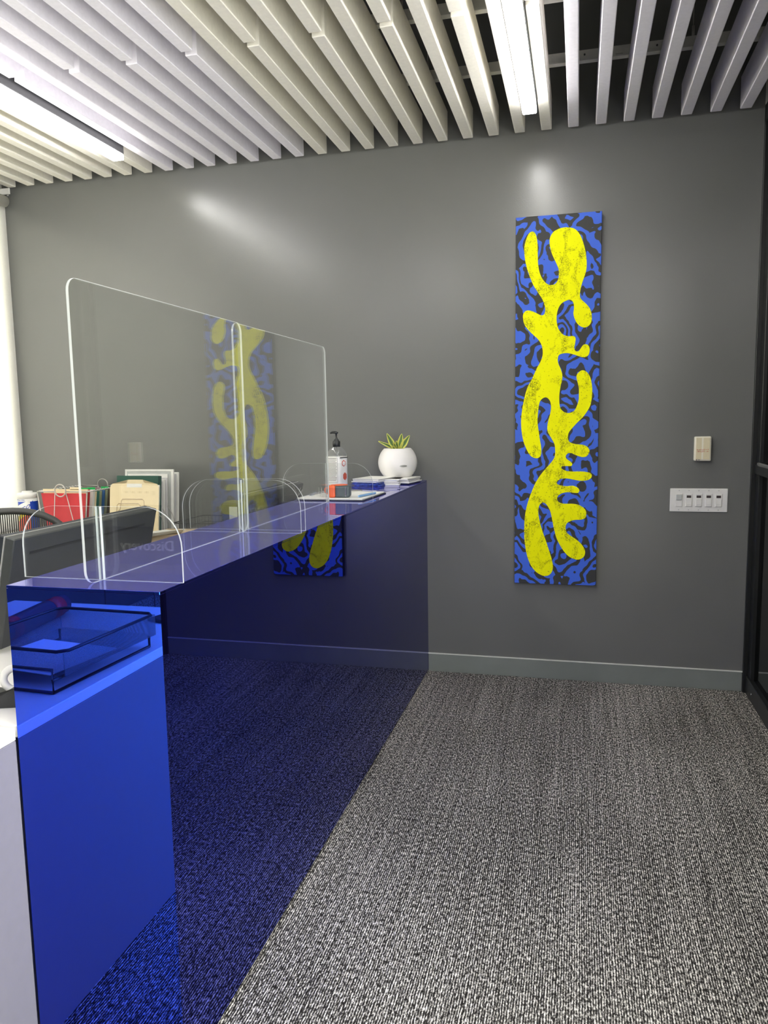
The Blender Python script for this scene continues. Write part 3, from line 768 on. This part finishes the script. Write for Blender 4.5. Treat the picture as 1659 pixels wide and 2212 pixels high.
# ------------------------------------------------------------------ wall desk: canister, racks
def lysol():
    r = .052
    t = thing('wipes_canister', 'white and blue wipes canister at the left end of the wall desk', 'canister', (-2.272, -.34, .7605), math.radians(-32))
    B().lathe([(.048, 0), (r, .004), (r, .228)], n=40).build('body', M['white'], t)
    B().lathe([(r+.002, .2285), (r+.002, .252), (r-.001, .257), (.03, .259), (.028, .267), (.0, .268)], n=40).build('lid', M['white'], t)
    B().lathe([(r+.0008, .03), (r+.0008, .210)], n=40, capb=False, capt=False).build('label', M['lblue'], t)
    # yellow swoosh and white banner on the cylinder, facing -y
    def wrap(u, v, w): a = u/r; return ((r+.001+w)*math.sin(a), -(r+.001+w)*math.cos(a), v)
    def patch(nm, fn_lo, fn_hi, u0, u1, mat, off):
        b = B(); n = 24; lo = []; hi = []
        for k in range(n+1):
            u = u0+(u1-u0)*k/n
            lo.append(b.bm.verts.new(wrap(u, fn_lo(u), off))); hi.append(b.bm.verts.new(wrap(u, fn_hi(u), off)))
        for k in range(n): b.bm.faces.new((lo[k], lo[k+1], hi[k+1], hi[k]))
        o = b.build(nm, mat, t); md = o.modifiers.new('thick', 'SOLIDIFY'); md.thickness = .0004
        return o
    patch('yellow_swoosh', lambda u: .03, lambda u: .118+.045*math.sin((u+.05)*22), -.035, .075, M['lyel'], .0004)
    patch('red_swoosh', lambda u: .03, lambda u: .108+.03*math.sin((u-.012)*24), -.012, .075, M['red_ink'], .0008)
    patch('banner', lambda u: .128+u*.45, lambda u: .186+u*.45, -.022, .075, M['paper'], .0012)
    me = text('brand_text', 'Lysol', .046, t, M['lblue'], Matrix.Identity(4), .0003, shear=.35)
    for v in me.data.vertices:
        p = v.co.copy(); x = p.x+.035; q = wrap(x, p.y+.157+x*.45, .0018+p.z); v.co = q
    text('small_text', 'DISINFECTING WIPES', .008, t, M['lblue'], Matrix.Identity(4), .0002)
    o = [c for c in t.children if c.name.startswith('small_text')][0]
    for v in o.data.vertices:
        p = v.co.copy(); v.co = wrap(p.x+.01, p.y+.219, .0006+p.z)
lysol()

def hanging_rack():
    X0, X1, Y0, Y1, Z0, Z1 = -2.115, -1.80, -.45, -.06, .7605, 1.036
    t = thing('file_rack', 'chrome wire hanging-file rack with loop handles, holding red folders', 'file rack', (X0, Y0, Z0))
    w, dd, h = X1-X0, Y1-Y0, Z1-Z0
    for y in (0, dd):
        cx, cr = w/2-.01, .034
        loop = [(cx+cr*math.sin(a*PI/12), y, h+.006-cr*math.cos(a*PI/12)+.0) for a in range(24)]
        B().tube(loop, .0035, 8, True).build('loop_handle', M['wire'], t)
        b = B().tube([(0, y, h), (cx-cr, y, h)], .003, 6).tube([(cx+cr, y, h), (w, y, h)], .003, 6)
        b.tube([(0, y, h), (.028, y, 0)], .0035, 6).tube([(w, y, h), (w-.028, y, 0)], .0035, 6)
        b.tube([(cx-cr, y, h), (cx-.055, y, .08), (cx-.055, y, 0)], .0025, 6).tube([(cx+cr, y, h), (cx+.085, y, .05), (cx+.085, y, 0)], .0025, 6)
        b.tube([(.028, y, .004), (w-.028, y, .004)], .0035, 6)
        b.build('end_frame', M['wire'], t)
    for x in (0, w): B().tube([(x, 0, h), (x, dd, h)], .003, 6).build('side_rail', M['wire'], t)
    for x in (.03, w-.03): B().tube([(x, 0, .004), (x, dd, .004)], .003, 6).build('bottom_rail', M['wire'], t)
    # folders hung across the rails
    cols = [('red', 'front red hanging folder in the wire rack', .006), ('manila', 'cream folder behind the front red one in the wire rack', .022), ('red', 'second red hanging folder with a manila tab', .040), ('paper', 'white folder bulging behind the red ones', .072),
            ('manila', 'manila folder in the middle of the hanging rack', .100), ('fteal', 'teal hanging folder in the wire rack', .125), ('folive', 'olive hanging folder in the wire rack', .150),
            ('fblue', 'blue hanging folder in the wire rack', .178), ('folive', 'pale olive folder behind the blue one', .205), ('fbrown', 'brown hanging folder toward the wall', .235), ('fbrown', 'dark brown folder behind the other brown one', .262),
            ('fmaroon', 'maroon hanging folder toward the wall', .290), ('paper2', 'grey folder near the back of the hanging rack', .318), ('fmaroon', 'rearmost maroon hanging folder by the wall', .348)]
    for k, (c, lab, y) in enumerate(cols):
        f = thing('hanging_folder', lab, 'folder', (X0+w/2, Y0+y+.006, Z0), 0, 'hanging folders in the wire rack')
        top = h-.004
        zt = [top-.006, top+.016, top+.012, top+.008][k] if k < 4 else top-.004
        wd = w/2-.014
        shp = [(-wd, zt), (-wd+.035, .02), (wd-.035, .02), (wd, zt)]
        B().prism(shp, lambda u, v, w_: (u, w_, v), .0045 if k != 3 else .018).build('sheet', M[c], f)
        if c == 'manila' and k == 1: B().box(.03, .10, .0, .002, zt-.004, zt+.010, .0005).build('tab', M['manila'], f)
        if k in (6, 7, 9):
            u = {6: .03, 7: .055, 9: .105}[k]
            B().box(u-.025, u+.025, .0, .003, zt-.002, zt+.016, .0008).build('tab', M['tab'], f)
        for s in (-1, 1):
            B().tube([(s*(w/2-.018), .002, top+.004), (s*(w/2-.006), .002, top+.008), (s*(w/2+.004), .002, top+.004)], .0018, 5).build('hook', M['paper'], f)
hanging_rack()

def step_sorter():
    X0, X1 = -1.695, -1.380
    t = thing('step_sorter', 'brown wire step file sorter holding the manila folder', 'file rack', (X0, -.52, .7605))
    w = X1-X0
    for k, (y, h) in enumerate(((.045, .215), (.085, .235), (.155, .25), (.215, .27), (.275, .28))):
        c = w/2
        q = [(.015, y, 0), (.02, y+.006, .10), (.028, y+.008, .13), (c-.080, y+.012, h-.055), (c-.075, y+.018, h-.010), (c-.066, y+.018, h), (c+.056, y+.018, h), (c+.065, y+.018, h-.010), (c+.068, y+.012, h-.055), (w-.028, y+.008, .13), (w-.02, y+.006, .10), (w-.015, y, 0)]
        B().tube(q, .0024, 6).build('divider', M['kraft'] if k < 2 else M['wire'], t)
    for x in (.015, w-.015): B().tube([(x, .03, .003), (x, .31, .003)], .003, 6).build('base_rail', M['dwire'], t)
    rm = Matrix.Rotation(math.radians(-7), 3, 'X')
    def sheet(nm, lab, x0, x1, y, z0, z1, th, mat, cat='folder', lean=-7, mats=None):
        f = thing(nm, lab, cat, ((x0+x1)/2, y, z0)); f.rotation_euler = (math.radians(lean), 0, 0)
        hw = (x1-x0)/2; hh = z1-z0; return f, hw, hh
    f, hw, hh = sheet('manila_folder', 'pale manila folder with a centre tab standing in the step sorter', -1.682, -1.385, -.445, .764, 1.083, .01, 'manila')
    c = .022
    tabp = [(-hw, 0), (hw, 0), (hw, hh-c), (hw-c*.5, hh-.003), (.062, hh), (.050, hh+.020), (-.038, hh+.020), (-.05, hh), (-hw+c*.6, hh-.003), (-hw, hh-c)]
    B().prism(tabp, lambda u, v, w_: (u, w_, v), .004).build('front_sheet', M['manila'], f)
    B().box(-hw, hw, .0045, .011, 0, hh-.008, .0008).build('papers', M['paper'], f)
    B().box(-.045, .047, -.0008, 0, hh-.022, hh-.002).build('tab_label', M['paper'], f)
    f, hw, hh = sheet('green_folder', 'dark green box folder behind the manila folder', -1.690, -1.432, -.365, .764, 1.118, .03, 'green', lean=-6)
    B().box(-hw, hw, 0, .034, 0, hh, .001).build('cover', M['green'], f)
    f, hw, hh = sheet('magazine_frame', 'white rimmed clear document holder standing tallest in the sorter', -1.712, -1.405, -.245, .764, 1.145, .03, 'white', 'document holder', lean=-5)
    b = B(); b.box(-hw, hw, 0, .010, hh-.012, hh, .001).box(-hw, -hw+.012, 0, .010, 0, hh-.012, .001).box(hw-.016, hw, 0, .010, 0, hh-.012, .001).box(-hw+.012, hw-.016, 0, .010, 0, .012, .001)
    b.build('rim', M['paper'], f)
    B().box(-hw+.012, hw-.016, .003, .008, .012, hh-.012).build('insert', M['grey_lens'], f)
    B().box(-hw+.02, hw-.035, -.003, .0, .1, hh-.026, .0005).build('cover_sheet', M['paper'], f)
    for k in range(6):
        x1 = -1.436+.005*k; yy = -.318+.018*k if k < 3 else -.225+.022*(k-3)
        f, hw, hh = sheet('paper_folder', ['loose sheet stack just behind the green folder', 'second white sheet stack behind the green folder', 'third white sheet stack in the sorter', 'white file directly behind the document holder', 'next to last white file in the sorter', 'rearmost white file nearest the grey wall'][k],
                          -1.67, x1, yy, .80, 1.085+.008*k, .01, 'paper', 'paper stack', lean=-6)
        B().box(-hw, hw, 0, .011, 0, hh, .0025).build('sheets', M['paper' if k % 2 else 'paper2'], f)
step_sorter()

def basket():
    X0, X1, Y0, Y1 = -1.32, -.80, -.40, -.055
    z1 = .105
    t = thing('wire_basket', 'low black wire letter basket beside the sorter against the wall', 'basket', (X0, Y0, .7605))
    w, dd = X1-X0, Y1-Y0
    B().tube([(0.02, 0, z1), (w-.02, 0, z1), (w, .02, z1), (w, dd-.02, z1), (w-.02, dd, z1), (.02, dd, z1), (0, dd-.02, z1), (0, .02, z1)], .003, 6, True).build('rim', M['dwire'], t)
    B().tube([(0.02, 0, z1-.035), (w-.02, 0, z1-.035), (w-.02, dd, z1-.035), (.02, dd, z1-.035)], .002, 6, True).build('middle_ring', M['dwire'], t)
    b = B()
    n = 22
    for k in range(n+1):
        x = .015+(w-.03)*k/n
        b.tube([(x, .0, z1), (x, .012, .004), (x, dd-.012, .004), (x, dd, z1)], .0012, 5)
    for k in range(13):
        y = .02+(dd-.04)*k/12
        b.tube([(0, y, z1), (.012, y, .004), (w-.012, y, .004), (w, y, z1)], .0012, 5)
    o = b.build('wire_grid', M['dwire'], t); o['kind'] = 'stuff'
    z = .770
    z = .7608
    for k in range(6):
        tag(B().box(-.135, .135, -.11, .11, 0, .0125, .001).build('envelope', M['kraft']), ['bottom kraft envelope of the stack before the wire basket', 'second kraft envelope up before the wire basket', 'third kraft envelope up before the wire basket', 'fourth kraft envelope up before the wire basket', 'fifth kraft envelope up before the wire basket', 'topmost kraft envelope of the stack before the wire basket'][k], 'envelope', 'kraft envelopes stacked before the basket')
        o = [q for q in COL.objects if q.name.startswith('envelope')][-1]
        o.location = (-1.215+.003*k, -.530+.004*k, z); o.rotation_euler = (0, 0, math.radians(-4+2*k)); z += .0128
    p = B()
    pp = [(-.10, 0), (.05, .0), (.09, .022), (.088, .024), (.05, .003), (-.10, .003)]
    p.prism(pp, lambda u, v, w_: (w_-.11, -u, v), .20)
    o = tag(p.build('paper_sheet', M['paper']), 'curled white sheet lying on top of the kraft envelopes', 'paper'); o.location = (-1.275, -.60, z+.001)
    o.rotation_euler = (0, 0, math.radians(60))
basket()
tag(B().box(-1.16, -.90, -.98, -.70, .7605, .766, .001).build('paper_sheets', M['paper']), 'flat white papers on the staff desk right of the near monitor', 'paper')

# ------------------------------------------------------------------ things seen mirrored in the blue end panel
def letter_tray():
    t = thing('letter_tray', 'black mesh letter tray on the white desk, mirrored in the blue end panel', 'letter tray', (-.555, -3.16, .7605), math.radians(3))
    hx, hy = .165, .19
    rim = [(-hx+.02, -hy, .095), (hx-.02, -hy, .095), (hx, -hy+.02, .095), (hx, hy-.02, .095), (hx-.02, hy, .095), (-hx+.02, hy, .095), (-hx, hy-.02, .095), (-hx, -hy+.02, .095)]
    B().tube(rim, .0045, 8, True).build('rim', M['dwire'], t)
    for nm, bx in (('side_mesh', (-hx, hx, -hy, -hy+.002, .035, .093)), ('side_mesh', (-hx, hx, hy-.002, hy, .035, .093)), ('side_mesh', (-hx, -hx+.002, -hy, hy, .035, .093)), ('side_mesh', (hx-.002, hx, -hy, hy, .035, .093))):
        B().box(*bx).build(nm, M['tray_mesh'], t)
    B().box(-hx, hx, -hy, hy, .033, .0345).build('bottom_mesh', M['tray_mesh'], t)
    for x in (-hx+.01, hx-.01):
        B().tube([(x, hy-.01, .034), (x, hy+.03, .034), (x, hy+.03, .004), (x, -hy+.02, .004), (x, -hy+.02, .034)], .004, 8).build('foot_frame', M['dwire'], t)
    B().tube([(-hx+.01, hy+.03, .06), (hx-.01, hy+.03, .06), (hx-.01, hy+.03, .004), (-hx+.01, hy+.03, .004)], .004, 8, True).build('front_loop', M['dwire'], t)
letter_tray()
o = tag(B().box(-.13, .13, -.10, .13, 0, .003, .0005).build('paper_sheet', M['paper']), 'white sheet inside the black mesh tray, mirrored in the blue end panel', 'paper')
o.location = (-.545, -3.10, .7985); o.rotation_euler = (0, 0, math.radians(8))
t = thing('mobile_phone', 'dark phone on the white desk, mirrored at the right edge of the end panel', 'phone', (-.475, -3.60, .7608), math.radians(15))
B().box(-.075, .075, -.04, .04, 0, .010, .003, 2).build('body', M['blackp'], t)
B().box(-.070, .070, -.036, .036, .0101, .0108).build('screen', M['lcd'], t)
t = thing('rolled_tube', 'dark rolled tube with red bands, mirrored in the blue end panel', 'tube', (-.85, -3.30, .7955))
B().tube([(.055, .34, 0), (.0, .0, 0), (-.040, -.24, 0), (-.052, -.32, 0), (-.054, -.335, 0)], [.0345, .0345, .0345, .031, .02], 20).build('body', M['tube'], t)
for y0, y1 in ((.02, -.03), (-.225, -.285)):
    B().tube([(y0*.162, y0, 0), (y1*.162, y1, 0)], .0349, 20).build('band', M['redband'], t)
# dark sign behind the camera whose letters show mirrored in the near acrylic foot
t = thing('lobby_sign', 'dark sign with pale lettering, seen only mirrored in the near acrylic foot', 'sign', (-1.075, -4.27, 0))
B().box(-.21, .21, -.02, 0, .77, .94, .003).build('panel', M['sign'], t)
for x in (-.12, .12): B().cyl((x, -.01, 0), (x, -.01, .775), .003, 8).build('post', M['sign'], t)
B().box(-.16, .16, -.09, .07, 0, .012, .003).build('base', M['sign'], t)
text('lettering', 'Discovery', .066, t, M['letters'], Matrix.Translation((0, .0006, .855)) @ Matrix(((-1, 0, 0, 0), (0, 0, 1, 0), (0, 1, 0, 0), (0, 0, 0, 1))), .0006)
